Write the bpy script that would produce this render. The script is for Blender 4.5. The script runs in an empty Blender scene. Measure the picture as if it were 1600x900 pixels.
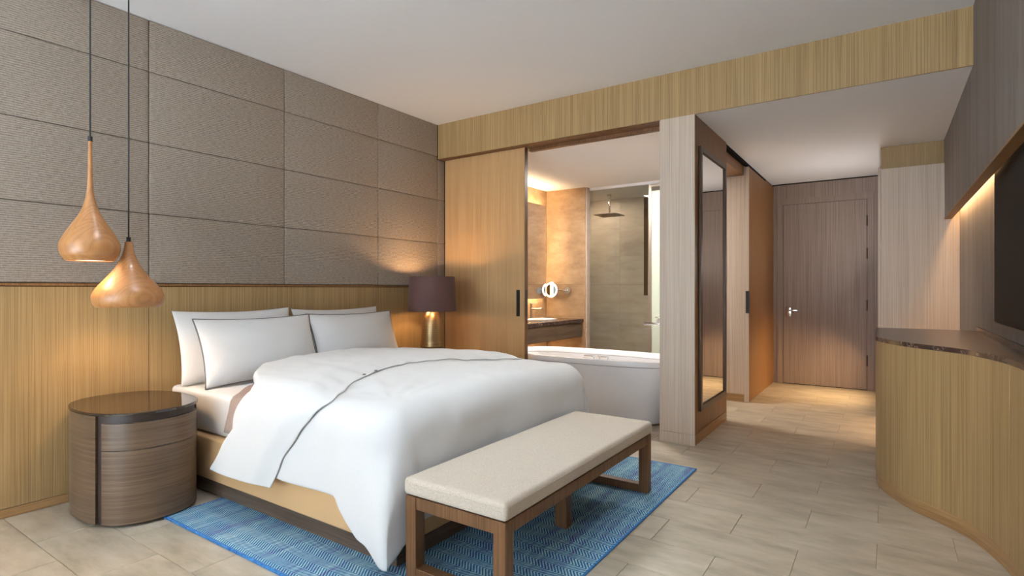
import bpy, bmesh, math, random
from mathutils import Vector, Matrix, noise
random.seed(7)
S = bpy.context.scene
COL = S.collection
PI = math.pi
# ------------------------------------------------------------------ camera, sky, daylight, exposure
cam = bpy.data.objects.new('camera', bpy.data.cameras.new('camera'))
COL.objects.link(cam)
cam.location = (3.966, 0.0, 1.25)
cam.rotation_euler = (PI / 2, 0, math.radians(34.225))
cam.data.sensor_width = 36.0
cam.data.lens = 860.0 / 1600 * 36.0
cam.data.shift_y = 1.0 / 1600
cam.data.clip_start = 0.02
S.camera = cam
w = bpy.data.worlds.new('world'); S.world = w; w.use_nodes = True
w.node_tree.nodes['Background'].inputs[0].default_value = (0.80, 0.88, 1.0, 1)
w.node_tree.nodes['Background'].inputs[1].default_value = 1.2
def area(name, loc, rot, sx, sy, watts, color, spread=PI):
    l = bpy.data.lights.new(name, 'AREA'); l.shape = 'RECTANGLE'; l.size = sx; l.size_y = sy
    l.energy = watts; l.color = color; l.spread = spread
    o = bpy.data.objects.new(name, l); COL.objects.link(o); o.location = loc; o.rotation_euler = rot
    return o
def bulb(name, loc, watts, color, r=0.03):
    l = bpy.data.lights.new(name, 'POINT'); l.energy = watts; l.color = color; l.shadow_soft_size = r
    o = bpy.data.objects.new(name, l); COL.objects.link(o); o.location = loc
    return o
area('window_daylight', (2.0, -4.72, 1.35), (PI / 2, 0, 0), 3.9, 2.3, 175, (0.72, 0.87, 1.0))
sun = bpy.data.lights.new('sun', 'SUN'); sun.energy = 155; sun.angle = 0.01; sun.color = (0.76, 0.88, 1.0)
sun_o = bpy.data.objects.new('sun', sun); COL.objects.link(sun_o); sun_o.rotation_euler = (math.radians(90 - 55), 0, 0)
WARM = (1.0, 0.62, 0.30)
S.view_settings.view_transform = 'Standard'
S.view_settings.look = 'None'
S.view_settings.exposure = 0.05
S.view_settings.gamma = 1.0
S.view_settings.use_curve_mapping = False

# ------------------------------------------------------------------ materials
def srgb(r, g, b):
    f = lambda c: (c / 255 / 12.92) if c / 255 <= 0.04045 else ((c / 255 + 0.055) / 1.055) ** 2.4
    return (f(r), f(g), f(b), 1.0)
class NT:
    def __init__(s, name):
        s.m = bpy.data.materials.new(name); s.m.use_nodes = True
        s.t = s.m.node_tree; s.b = s.t.nodes['Principled BSDF']
    def n(s, kind, **kw):
        nd = s.t.nodes.new(kind)
        for k, v in kw.items(): setattr(nd, k, v)
        return nd
    def l(s, a, b): s.t.links.new(a, b)
    def pos(s, scale):
        g = s.n('ShaderNodeNewGeometry'); mp = s.n('ShaderNodeMapping')
        mp.inputs['Scale'].default_value = scale
        s.l(g.outputs['Position'], mp.inputs['Vector']); return mp.outputs[0]
    def noise(s, vec, scale=1.0, detail=2.0, rough=0.5):
        nd = s.n('ShaderNodeTexNoise'); nd.inputs['Scale'].default_value = scale
        nd.inputs['Detail'].default_value = detail; nd.inputs['Roughness'].default_value = rough
        s.l(vec, nd.inputs['Vector']); return nd.outputs[0]
    def ramp(s, fac, stops):
        r = s.n('ShaderNodeValToRGB'); e = r.color_ramp.elements
        e[0].position, e[0].color = stops[0]; e[1].position, e[1].color = stops[-1]
        for p, c in stops[1:-1]:
            x = e.new(p); x.color = c
        s.l(fac, r.inputs[0]); return r.outputs[0]
    def math(s, op, a, b=None, c=None):
        nd = s.n('ShaderNodeMath', operation=op)
        for i, v in enumerate((a, b, c)):
            if v is None: continue
            if hasattr(v, 'links'): s.l(v, nd.inputs[i])
            else: nd.inputs[i].default_value = v
        return nd.outputs[0]
    def mix(s, fac, a, b, mode='MIX'):
        nd = s.n('ShaderNodeMix', data_type='RGBA', blend_type=mode)
        for i, v in ((0, fac), (6, a), (7, b)):
            if hasattr(v, 'links'): s.l(v, nd.inputs[i])
            else: nd.inputs[i].default_value = v
        return nd.outputs[2]
    def bump(s, h, strength=0.2, dist=0.002):
        nd = s.n('ShaderNodeBump'); nd.inputs['Strength'].default_value = strength
        nd.inputs['Distance'].default_value = dist
        s.l(h, nd.inputs['Height']); s.l(nd.outputs[0], s.b.inputs['Normal'])
    def set(s, col=None, rough=None, metal=None, spec=None, **kw):
        if col is not None:
            if hasattr(col, 'links'): s.l(col, s.b.inputs['Base Color'])
            else: s.b.inputs['Base Color'].default_value = col
        if rough is not None: s.b.inputs['Roughness'].default_value = rough
        if metal is not None: s.b.inputs['Metallic'].default_value = metal
        if spec is not None: s.b.inputs['Specular IOR Level'].default_value = spec
        return s.m
def wood(name, dark, mid, light, axis='z', fine=150.0, rough=0.45, contrast=1.0, bump=0.12, stretch=1.2):
    t = NT(name)
    sc = [fine] * 3; sc['xyz'.index(axis)] = stretch
    sc2 = [fine * 0.10] * 3; sc2['xyz'.index(axis)] = stretch * 0.35
    if axis == 'h': pass
    a = t.noise(t.pos(tuple(sc)), 1.0, 3.0, 0.6)
    b = t.noise(t.pos(tuple(sc2)), 1.0, 2.0, 0.5)
    f = t.math('ADD', t.math('MULTIPLY', a, 0.80 * contrast), t.math('MULTIPLY', b, 0.20 * contrast))
    f = t.math('ADD', f, 0.5 - 0.5 * contrast)
    c = t.ramp(f, [(0.33, dark), (0.5, mid), (0.68, light)])
    t.bump(a, bump, 0.001)
    return t.set(c, rough, spec=0.35)
def wood_h(name, dark, mid, light, fine=170.0, rough=0.4, bump=0.15):
    t = NT(name)
    a = t.noise(t.pos((3.0, 3.0, fine)), 1.0, 3.0, 0.6)
    b = t.noise(t.pos((1.0, 1.0, fine * 0.2)), 1.0, 2.0, 0.5)
    f = t.math('ADD', t.math('MULTIPLY', a, 0.65), t.math('MULTIPLY', b, 0.35))
    c = t.ramp(f, [(0.33, dark), (0.5, mid), (0.68, light)])
    t.bump(a, bump, 0.001)
    return t.set(c, rough, spec=0.4)
def plain(name, col, rough=0.5, metal=0.0, spec=0.5, grain=0.0, gscale=400.0):
    t = NT(name)
    if grain:
        h = t.noise(t.pos((gscale,) * 3), 1.0, 2.0)
        t.bump(h, grain, 0.001)
    return t.set(col, rough, metal, spec)
def emit(name, col, strength):
    t = NT(name); t.set((0.8, 0.8, 0.8, 1))
    t.b.inputs['Emission Color'].default_value = col; t.b.inputs['Emission Strength'].default_value = strength
    return t.m
M = {}
M['oak'] = wood('oak_veneer', srgb(130, 104, 68), srgb(158, 129, 87), srgb(178, 149, 106), fine=230)
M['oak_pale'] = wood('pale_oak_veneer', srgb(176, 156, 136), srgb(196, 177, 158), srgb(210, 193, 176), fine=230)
M['oak_honey_lit'] = wood('lit_honey_oak_veneer', srgb(160, 124, 82), srgb(182, 145, 100), srgb(198, 162, 116), fine=230)  # honey oak with the warm light on the sliding door put into its colour
M['oak_base'] = wood_h('oak_baseboard', srgb(128, 94, 58), srgb(156, 120, 78), srgb(172, 136, 92), fine=120)
M['oak_grey'] = wood('grey_oak_veneer', srgb(118, 98, 85), srgb(142, 121, 106), srgb(160, 140, 125), fine=210)
M['oak_amber'] = wood('amber_oak_veneer', srgb(114, 78, 45), srgb(132, 93, 55), srgb(146, 106, 66), bump=0.04)
M['walnut'] = wood('walnut', srgb(78, 52, 31), srgb(104, 71, 43), srgb(126, 90, 57), fine=120, rough=0.4)
M['plinth'] = wood_h('dark_plinth_veneer', srgb(70, 56, 44), srgb(92, 75, 60), srgb(112, 94, 78), fine=110)
M['stand'] = wood_h('brown_horizontal_veneer', srgb(74, 57, 42), srgb(98, 78, 60), srgb(122, 99, 78), fine=330, rough=0.32)
M['groove'] = plain('dark_groove', srgb(44, 28, 19), 0.5)
M['leather'] = plain('tan_leather', srgb(208, 168, 120), 0.5, grain=0.05)
M['white_paint'] = plain('ceiling_white', srgb(238, 239, 241), 0.9, spec=0.2)
M['black'] = plain('black_lacquer', srgb(26, 25, 26), 0.35)
M['gap'] = plain('shadow_gap_black', srgb(22, 18, 15), 0.9, spec=0.1)
M['chrome'] = plain('chrome', srgb(220, 218, 214), 0.12, 1.0)
M['steel'] = plain('brushed_steel', srgb(170, 158, 146), 0.35, 1.0)
M['bronze'] = plain('dark_bronze', srgb(78, 60, 46), 0.35, 0.7)
M['ceramic'] = plain('white_acrylic', srgb(240, 239, 241), 0.12)
M['glass_top'] = plain('bronze_glass', srgb(46, 36, 28), 0.03, 0.0, 0.8)
M['tv_glass'] = plain('tv_screen', srgb(20, 19, 19), 0.45, 0.0, 0.05)
M['mirror'] = plain('mirror_silver', (0.86, 0.86, 0.85, 1), 0.02, 1.0)
M['cord'] = plain('black_cord', srgb(38, 42, 42), 0.6)
M['piping'] = plain('grey_piping', srgb(118, 116, 112), 0.8)
M['glow'] = emit('lamp_glow', (1.0, 0.80, 0.55, 1), 4.0)
M['led'] = emit('warm_led', (1.0, 0.70, 0.38, 1), 8.0)
M['ring_glow'] = emit('ring_light', (1.0, 0.88, 0.72, 1), 1.0)
def fabric_wall():
    t = NT('woven_wallcovering')
    g = t.n('ShaderNodeNewGeometry'); sp = t.n('ShaderNodeSeparateXYZ'); t.l(g.outputs['Position'], sp.inputs[0])
    a = t.noise(t.pos((30, 30, 230)), 1.0, 3.0, 0.65)
    b = t.noise(t.pos((140, 140, 60)), 1.0, 2.0, 0.5)
    wob = t.noise(t.pos((3, 3, 6)), 1.0, 2.0)
    wave = t.math('SINE', t.math('ADD', t.math('MULTIPLY', sp.outputs[2], 2 * PI / 0.0125), t.math('MULTIPLY', wob, 9.0)))
    f = t.math('ADD', t.math('MULTIPLY', a, 0.6), t.math('MULTIPLY', b, 0.25))
    f = t.math('ADD', f, t.math('MULTIPLY', wave, 0.10))
    c = t.ramp(f, [(0.26, srgb(120, 107, 95)), (0.42, srgb(150, 136, 122)), (0.60, srgb(174, 160, 146))])
    t.bump(f, 0.5, 0.004)
    return t.set(c, 0.85, spec=0.15)
M['fabric_wall'] = fabric_wall()
def silk_wall():
    t = NT('grey_silk_wallcovering')
    a = t.noise(t.pos((170, 170, 4)), 1.0, 3.0, 0.6)
    b = t.noise(t.pos((9, 9, 0.4)), 1.0, 2.0, 0.5)
    f = t.math('ADD', t.math('MULTIPLY', a, 0.6), t.math('MULTIPLY', b, 0.4))
    c = t.ramp(f, [(0.33, srgb(102, 95, 91)), (0.5, srgb(124, 116, 111)), (0.66, srgb(142, 134, 129))])
    t.bump(a, 0.1, 0.001)
    return t.set(c, 0.6, spec=0.3)
M['silk'] = silk_wall()
def stone(name, c1, c2, c3, rough, sc, bump=0.03, rnd=0.5):
    t = NT(name)
    oi = t.n('ShaderNodeObjectInfo')
    off = t.n('ShaderNodeVectorMath', operation='MULTIPLY_ADD')
    g = t.n('ShaderNodeNewGeometry')
    cb = t.n('ShaderNodeCombineXYZ')
    t.l(oi.outputs['Random'], cb.inputs[0]); t.l(oi.outputs['Random'], cb.inputs[2])
    t.l(cb.outputs[0], off.inputs[0]); off.inputs[1].default_value = (37, 0, 19); t.l(g.outputs['Position'], off.inputs[2])
    mp = t.n('ShaderNodeMapping'); mp.inputs['Scale'].default_value = sc; t.l(off.outputs[0], mp.inputs[0])
    a = t.noise(mp.outputs[0], 1.0, 6.0, 0.62)
    f = t.math('ADD', a, t.math('MULTIPLY', t.math('SUBTRACT', oi.outputs['Random'], 0.5), 0.10 * rnd))
    c = t.ramp(f, [(0.30, c1), (0.5, c2), (0.70, c3)])
    t.bump(t.noise(t.pos((160,) * 3), 1.0, 2.0), bump, 0.001)
    return t.set(c, rough, spec=0.45)
M['tile'] = stone('beige_stone_tile', srgb(154, 141, 121), srgb(178, 165, 144), srgb(195, 183, 164), 0.38, (3.0, 9.0, 4))
M['led_lit_tile'] = stone('led_lit_bathroom_stone', srgb(142, 114, 84), srgb(162, 132, 100), srgb(176, 148, 116), 0.45, (5, 5, 9))  # bathroom stone with the amber mirror light put into its colour
M['grout'] = plain('floor_grout', srgb(146, 124, 96), 0.9)
M['wall_tile'] = stone('bathroom_stone', srgb(172, 157, 141), srgb(184, 170, 154), srgb(193, 180, 165), 0.45, (2.5, 2.5, 9))
def marble():
    t = NT('brown_marble')
    a = t.noise(t.pos((7, 7, 7)), 1.0, 7.0, 0.7)
    v = t.math('ABSOLUTE', t.math('SUBTRACT', t.noise(t.pos((5, 9, 14)), 1.0, 4.0, 0.6), 0.5))
    base = t.ramp(a, [(0.35, srgb(46, 33, 29)), (0.65, srgb(78, 58, 50))])
    c = t.mix(t.ramp(v, [(0.0, (1, 1, 1, 1)), (0.012, (0, 0, 0, 1))]), base, srgb(150, 128, 112))
    return t.set(c, 0.25, spec=0.4)
M['marble'] = marble()
def linen(name, c1, c2, sc=700, rough=0.9, b=0.25):
    t = NT(name)
    a = t.noise(t.pos((sc, sc, sc)), 1.0, 2.0)
    bb = t.noise(t.pos((sc * 0.35, sc * 0.8, sc * 0.7)), 1.0, 2.0)
    f = t.math('ADD', t.math('MULTIPLY', a, 0.5), t.math('MULTIPLY', bb, 0.5))
    t.bump(a, b, 0.0008)
    m = t.set(t.ramp(f, [(0.35, c1), (0.65, c2)]), rough, spec=0.15)
    t.b.inputs['Sheen Weight'].default_value = 0.1
    return m
M['cotton'] = linen('white_cotton', srgb(220, 219, 217), srgb(227, 226, 224), 500, 0.85, 0.06)
M['bench_fabric'] = linen('oatmeal_linen', srgb(180, 166, 148), srgb(212, 200, 184), 420, 0.95, 0.35)
M['bounce_pale'] = linen('pale_bounce_wool', srgb(222, 222, 222), srgb(232, 232, 232), 200, 0.95, 0.2)
M['taupe'] = linen('taupe_blanket', srgb(146, 124, 112), srgb(166, 144, 132), 300, 0.95, 0.3)
M['shade'] = linen('plum_brown_silk', srgb(84, 58, 54), srgb(98, 70, 64), 300, 0.6, 0.1)
def lampwood():
    t = NT('turned_light_wood')
    tc = t.n('ShaderNodeTexCoord'); mp = t.n('ShaderNodeMapping'); t.l(tc.outputs['Object'], mp.inputs[0])
    mp.inputs['Scale'].default_value = (9, 2.2, 2.2); mp.inputs['Rotation'].default_value = (0.3, 0.25, 0.4)
    d = t.noise(mp.outputs[0], 1.0, 2.0, 0.5)
    r = t.math('FRACT', t.math('MULTIPLY', d, 15.0))
    mp2 = t.n('ShaderNodeMapping'); t.l(tc.outputs['Object'], mp2.inputs[0]); mp2.inputs['Scale'].default_value = (120, 120, 6)
    f = t.math('ADD', t.math('MULTIPLY', r, 0.6), t.math('MULTIPLY', t.noise(mp2.outputs[0], 1.0, 2.0), 0.4))
    c = t.ramp(f, [(0.1, srgb(150, 100, 58)), (0.55, srgb(176, 124, 76)), (0.95, srgb(162, 110, 64))])
    return t.set(c, 0.32, spec=0.5)
M['lampwood'] = lampwood()
def brass():
    t = NT('aged_brass')
    tc = t.n('ShaderNodeTexCoord'); mp = t.n('ShaderNodeMapping'); t.l(tc.outputs['Object'], mp.inputs[0])
    mp.inputs['Scale'].default_value = (1, 1, 160)
    a = t.noise(mp.outputs[0], 1.0, 2.0)
    c = t.ramp(a, [(0.3, srgb(128, 104, 70)), (0.7, srgb(176, 150, 108))])
    return t.set(c, 0.36, 0.85)
M['brass'] = brass()
def rug():
    t = NT('blue_herringbone_weave')
    g = t.n('ShaderNodeNewGeometry'); sp = t.n('ShaderNodeSeparateXYZ'); t.l(g.outputs['Position'], sp.inputs[0])
    X, Y = sp.outputs[0], sp.outputs[1]
    zig = t.math('PINGPONG', Y, 0.050)                              # 0..0.04 triangle
    u = t.math('ADD', X, t.math('MULTIPLY', zig, 0.75))
    st = t.math('SINE', t.math('MULTIPLY', u, 2 * PI / 0.0165))
    cb = t.n('ShaderNodeCombineXYZ'); t.l(u, cb.inputs[0])
    band = t.n('ShaderNodeTexNoise'); band.inputs['Scale'].default_value = 9.0; band.inputs['Detail'].default_value = 3.0
    t.l(cb.outputs[0], band.inputs['Vector'])
    dye = t.noise(t.pos((30, 2.5, 1)), 1.0, 3.0, 0.6)
    f = t.math('ADD', t.math('MULTIPLY', band.outputs[0], 0.45), t.math('MULTIPLY', dye, 0.55))
    thr = t.ramp(f, [(0.34, srgb(66, 70, 120)), (0.43, srgb(48, 98, 148)), (0.53, srgb(66, 128, 162)), (0.64, srgb(96, 158, 178))])
    pale = t.ramp(f, [(0.38, srgb(142, 150, 188)), (0.48, srgb(150, 190, 204)), (0.62, srgb(190, 218, 220))])
    k = t.ramp(t.math('MULTIPLY_ADD', st, 0.5, 0.5), [(0.38, (0, 0, 0, 1)), (0.62, (1, 1, 1, 1))])
    dark = t.mix(0.40, thr, srgb(30, 62, 122), 'MIX')
    c = t.mix(k, dark, pale)
    t.bump(t.math('ADD', st, t.noise(t.pos((400,) * 3))), 0.4, 0.003)
    return t.set(c, 0.95, spec=0.1)
M['rug'] = rug()
M['rug_edge'] = linen('blue_rug_binding', srgb(28, 84, 150), srgb(70, 140, 196), 120, 0.95, 0.3)
def glass(name, tint, refl):
    t = NT(name); out = t.t.nodes['Material Output']
    tr = t.n('ShaderNodeBsdfTransparent'); tr.inputs[0].default_value = tint
    gl = t.n('ShaderNodeBsdfGlossy'); gl.inputs['Roughness'].default_value = 0.02
    mx = t.n('ShaderNodeMixShader'); mx.inputs[0].default_value = refl
    t.l(tr.outputs[0], mx.inputs[1]); t.l(gl.outputs[0], mx.inputs[2]); t.l(mx.outputs[0], out.inputs[0])
    return t.m
M['clear'] = glass('shower_glass', (0.93, 0.95, 0.93, 1), 0.04)
M['window_reflection'] = plain('window_reflection_glass', srgb(196, 206, 190), 0.25)  # pale green colour stands for the window reflected in the shower glass

# ------------------------------------------------------------------ mesh helpers
class MB:
    def __init__(s): s.bm = bmesh.new()
    def box(s, x0, x1, y0, y1, z0, z1, bev=0.0, seg=2):
        r = bmesh.ops.create_cube(s.bm, size=1.0); vs = r['verts']
        for v in vs:
            v.co = Vector(((x0 + x1) / 2 + v.co.x * (x1 - x0), (y0 + y1) / 2 + v.co.y * (y1 - y0), (z0 + z1) / 2 + v.co.z * (z1 - z0)))
        if bev:
            es = list({e for v in vs for e in v.link_edges})
            bmesh.ops.bevel(s.bm, geom=es, offset=bev, segments=seg, affect='EDGES', profile=0.6)
        return s
    def loops(s, rings, closed=True, cap=True, wrap=False):
        bm = s.bm; R = [[bm.verts.new(p) for p in ring] for ring in rings]
        n = len(R[0]); last = len(R) if wrap else len(R) - 1
        for i in range(last):
            a, b = R[i], R[(i + 1) % len(R)]
            for j in range(n if closed else n - 1):
                k = (j + 1) % n
                try: bm.faces.new((a[j], a[k], b[k], b[j]))
                except ValueError: pass
        if cap and closed and not wrap:
            bm.faces.new(list(reversed(R[0]))); bm.faces.new(R[-1])
        return s
    def lathe(s, prof, cx, cy, n=40, cap=True):
        s.loops([[(cx + r * math.cos(2 * PI * j / n), cy + r * math.sin(2 * PI * j / n), z) for j in range(n)] for r, z in prof], True, cap)
        return s
    def tube(s, pts, r, n=8, closed=False):
        pts = [Vector(p) for p in pts]; rings = []; N = len(pts)
        up0 = None
        for i, p in enumerate(pts):
            if closed: d = (pts[(i + 1) % N] - pts[i - 1]).normalized()
            else: d = (pts[min(i + 1, N - 1)] - pts[max(i - 1, 0)]).normalized()
            if up0 is None: up0 = Vector((0, 0, 1)) if abs(d.z) < 0.9 else Vector((1, 0, 0))
            a = d.cross(up0).normalized(); b = a.cross(d).normalized(); up0 = b
            rings.append([p + (a * math.cos(2 * PI * j / n) + b * math.sin(2 * PI * j / n)) * r for j in range(n)])
        s.loops(rings, True, not closed, closed); return s
    def prism(s, poly, z0, z1):
        return s.loops([[(x, y, z0) for x, y in poly], [(x, y, z1) for x, y in poly]])
    def cyl(s, a, b, r, n=24): return s.tube([a, b], r, n)
    def grid(s, f, nu, nv):
        return s.loops([[f(i / nu, j / nv) for j in range(nv + 1)] for i in range(nu + 1)], False, False)
WLOC = {}
def obj(name, mb, mat, parent=None, smooth=False, ang=None, **props):
    bm = mb.bm
    bmesh.ops.recalc_face_normals(bm, faces=bm.faces)
    xs = [v.co for v in bm.verts]
    lo = Vector((min(v.x for v in xs), min(v.y for v in xs), min(v.z for v in xs)))
    hi = Vector((max(v.x for v in xs), max(v.y for v in xs), max(v.z for v in xs)))
    o3 = Vector(((lo.x + hi.x) / 2, (lo.y + hi.y) / 2, lo.z))
    for v in bm.verts: v.co -= o3
    me = bpy.data.meshes.new(name)
    if smooth:
        for f in bm.faces: f.smooth = True
        if ang is not None:
            for e in bm.edges:
                if len(e.link_faces) == 2 and e.calc_face_angle(0) > math.radians(ang): e.smooth = False
    bm.to_mesh(me); bm.free(); me.materials.append(M[mat] if isinstance(mat, str) else mat)
    o = bpy.data.objects.new(name, me); COL.objects.link(o)
    WLOC[o] = o3
    if parent is not None:
        o.parent = parent; o.location = o3 - WLOC[parent]
    else: o.location = o3
    for k, v in props.items(): o[k] = v
    return o
def thing(name, label, cat, loc, group=None):
    o = bpy.data.objects.new(name, None); COL.objects.link(o); o.location = loc; o.empty_display_size = 0.1
    o['label'] = label; o['category'] = cat; WLOC[o] = Vector(loc)
    if group: o['group'] = group
    return o
def struct(name, mb, mat, label, cat, **kw):
    return obj(name, mb, mat, None, kind='structure', label=label, category=cat, **kw)
def box(*a, **k): return MB().box(*a, **k)
def catmull(P, n=8):
    out = []
    for i in range(len(P) - 1):
        p0, p1, p2, p3 = P[max(i - 1, 0)], P[i], P[i + 1], P[min(i + 2, len(P) - 1)]
        for k in range(n):
            t = k / n
            out.append(tuple(0.5 * (2 * b + (c - a) * t + (2 * a - 5 * b + 4 * c - d) * t * t + (3 * b - a - 3 * c + d) * t ** 3)
                             for a, b, c, d in zip(p0, p1, p2, p3)))
    out.append(tuple(P[-1])); return out
def sstep(a, b, x):
    t = max(0.0, min(1.0, (x - a) / (b - a))); return t * t * (3 - 2 * t)
def lerp(a, b, t): return a + (b - a) * t

# ------------------------------------------------------------------ setting: floor
Y0 = -4.6
fl = struct('floor', box(-0.1, 4.7, Y0, 8.2, -0.12, -0.004), 'grout', 'beige stone tile floor laid in a running bond', 'floor')
RP, TL = 0.2895, 0.6225
tile_cache = {}
def tile(x0, x1, y0, y1):
    g = 0.0012
    w_, d_ = round(x1 - x0, 3), round(y1 - y0, 3)
    c = Vector(((x0 + x1) / 2, (y0 + y1) / 2, -0.010))
    if (w_, d_) not in tile_cache:
        o = obj('tile', box(x0 + g, x1 - g, y0 + g, y1 - g, -0.010, 0.0, bev=0.0012, seg=1), 'tile', fl)
        tile_cache[(w_, d_)] = o.data
    else:
        o = bpy.data.objects.new('tile', tile_cache[(w_, d_)]); COL.objects.link(o); o.parent = fl
        o.location = c - WLOC[fl]
obj('floor_base', box(0.0, 4.52, Y0, 2.945 + math.floor((0.35 - 2.945) / RP) * RP - 0.002, -0.0038, 0.0), 'tile', fl)
k0 = math.floor((0.35 - 2.945) / RP)
for k in range(k0, 18):
    y0 = 2.945 + k * RP; y1 = min(y0 + RP, 8.06)
    if y0 > 8.0: break
    off = 0.193 if k % 2 == 0 else 0.5045
    x = off - TL
    while x < 4.52:
        a, b = max(x, 0.0), min(x + TL, 4.52)
        if b - a > 0.03:
            # tiles that lie wholly under the bed are hidden and left out
            if not (a > 0.1 and b < 2.05 and y0 > 1.85 and y1 < 3.4): tile(a, b, y0, y1)
        x += TL
# ------------------------------------------------------------------ setting: ceilings
struct('ceiling', box(-0.1, 4.7, Y0, 4.42, 3.0, 3.12), 'white_paint', 'white plaster ceiling over the bedroom', 'ceiling')
struct('ceiling', box(2.431, 4.7, 4.4345, 8.2, 2.635, 2.75), 'white_paint', 'lower white ceiling of the entry hall', 'ceiling')
struct('ceiling', box(-0.1, 2.43, 4.6205, 8.2, 2.62, 2.74), 'white_paint', 'white ceiling of the bathroom above tub and shower', 'ceiling')
struct('trim_1', box(0.0, 4.42, 4.4345, 4.545, 2.76, 3.0), 'oak', 'oak veneered beam spanning the room under the ceiling', 'beam')
obj('fascia', box(0.0, 4.42, 4.42, 4.434, 2.6335, 3.0), 'oak', bpy.data.objects['trim_1'])
obj('door_track', box(1.06, 2.43, 4.57, 4.62, 2.600, 2.76), 'walnut', bpy.data.objects['trim_1'])
obj('track_gap', box(0.0, 2.43, 4.4345, 4.569, 2.6290, 2.76), 'walnut', bpy.data.objects['trim_1'])
# ------------------------------------------------------------------ setting: headboard wall
wl = struct('wall_left', box(-0.15, -0.03, Y0, 8.2, 0, 3.12), 'gap', 'headboard wall clad in woven panels above oak panels', 'wall')
YB = [0.658 + 0.975 * i for i in range(-4, 4)] + [4.415]
YB[0] = -3.242
YB = [Y0] + YB
ZB = [1.283, 1.738, 2.2005, 2.663, 3.0]
def fpanel(y0, y1, z0, z1):
    g = 0.0012
    return obj('fabric_panel', box(-0.03, 0.0, y0 + g, y1 - g, z0 + g, z1 - g, bev=0.009, seg=3), 'fabric_wall', wl, True, 40)
for i in range(len(YB) - 1):
    for j in range(4): fpanel(YB[i], YB[i + 1], ZB[j], ZB[j + 1])
for j in range(4): fpanel(4.418, 4.53, ZB[j], min(ZB[j + 1], 2.63)) if ZB[j] < 2.6 else None
WB = [Y0, -4.217, -2.267, -0.317, 1.633, 3.582, 4.53]
for a, b in zip(WB, WB[1:]):
    obj('wood_panel', box(-0.03, 0.0, a + 0.002, b - 0.002, 0.052, 1.262, bev=0.001, seg=1), 'oak', wl)
obj('wood_rail', box(-0.03, 0.006, Y0, 4.53, 1.266, 1.281, bev=0.002, seg=1), 'oak_amber', wl)
struct('baseboard_left', box(-0.03, 0.002, Y0, 4.53, 0.001, 0.049, bev=0.001, seg=1), 'oak_base', 'low oak baseboard along the headboard wall', 'baseboard')
# bathroom stone on the same wall, in slabs
for i, y0 in enumerate((4.6, 5.2, 5.8, 6.4, 7.0, 7.6)):
    for j in range(6):
        z0 = j * 0.4367
        obj('stone_slab', box(-0.03, 0.0, y0 + 0.001, min(y0 + 0.6, 8.0) - 0.001, z0 + 0.001, z0 + 0.4357), 'led_lit_tile', wl)
# ------------------------------------------------------------------ setting: TV wall
wr = struct('wall_right', box(4.52, 4.68, Y0, 8.2, 0, 3.12), 'silk', 'grey silk covered wall behind the television', 'wall')
sb = struct('trim_2', box(4.425, 4.52, Y0, 6.5, 1.99, 3.0), 'silk', 'grey silk covered upper bulkhead above the television niche', 'bulkhead')
for a, b in ((Y0, -0.3), (-0.3, 1.45), (1.45, 3.2), (3.2, 4.42)):
    obj('silk_panel', box(4.41, 4.425, a + 0.0008, b - 0.0008, 1.905, 3.0, bev=0.001, seg=1), 'silk', sb)
obj('silk_panel', box(4.41, 4.425, 4.4208, 6.5, 1.905, 2.635, bev=0.001, seg=1), 'silk', sb)
obj('wood_lip', box(4.407, 4.463, Y0, 6.498, 1.890, 1.9045, bev=0.001, seg=1), 'oak_amber', sb)
# ------------------------------------------------------------------ setting: pillar between bathroom and hall
pl = struct('wall_partition', box(2.44, 2.695, 4.435, 5.462, 0.0, 2.635), 'gap', 'oak clad pillar between the tub and the hall', 'wall')
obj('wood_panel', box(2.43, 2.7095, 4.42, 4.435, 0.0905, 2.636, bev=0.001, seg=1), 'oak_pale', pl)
obj('wood_panel', box(2.695, 2.71, 4.436, 5.472, 0.092, 2.636, bev=0.001, seg=1), 'oak_amber', pl)
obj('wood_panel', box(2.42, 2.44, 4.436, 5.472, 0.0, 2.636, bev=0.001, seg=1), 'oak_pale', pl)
obj('wood_panel', box(2.441, 2.6945, 5.462, 5.474, 0.0, 2.636, bev=0.001, seg=1), 'oak_amber', pl)
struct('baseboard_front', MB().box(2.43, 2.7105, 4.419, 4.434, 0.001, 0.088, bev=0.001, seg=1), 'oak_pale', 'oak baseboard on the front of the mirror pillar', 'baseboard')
struct('baseboard_hall', MB().box(2.696, 2.7115, 4.4345, 5.472, 0.001, 0.088, bev=0.001, seg=1), 'oak_base', 'oak baseboard under the tall hall mirror', 'baseboard')
# hall opening: inner panel, soffit
ip = struct('wall_inner', box(0.62, 2.672, 6.45, 6.53, 0, 2.55) if False else box(1.75, 2.672, 6.45, 6.53, 0, 2.62), 'oak_pale', 'pale oak panel inside the hall opening beyond the mirror', 'wall')
struct('trim_3', box(2.44, 2.662, 5.475, 6.449, 2.50, 2.634), 'oak_amber', 'amber oak soffit over the hall opening to the bathroom', 'soffit')
struct('baseboard_inner', box(1.75, 2.672, 6.442, 6.4495, 0.001, 0.085), 'oak_base', 'oak baseboard on the panel inside the hall opening', 'baseboard')
wh = struct('wall_hall', box(2.60, 2.70, 7.50, 8.056, 0, 2.634), 'gap', 'amber oak wall beside the entry door', 'wall')
obj('wood_panel', box(2.70, 2.718, 7.501, 8.055, 0.0, 2.61, bev=0.001, seg=1), 'oak_amber', wh)
d3 = struct('door_3', box(2.674, 2.722, 6.44, 7.498, 0.006, 2.585, bev=0.0015, seg=1), 'oak_amber', 'sliding amber oak door leaf along the hall', 'door')
obj('door_edge', box(2.674, 2.7225, 6.432, 6.4395, 0.006, 2.585), 'oak_pale', d3)
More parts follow.
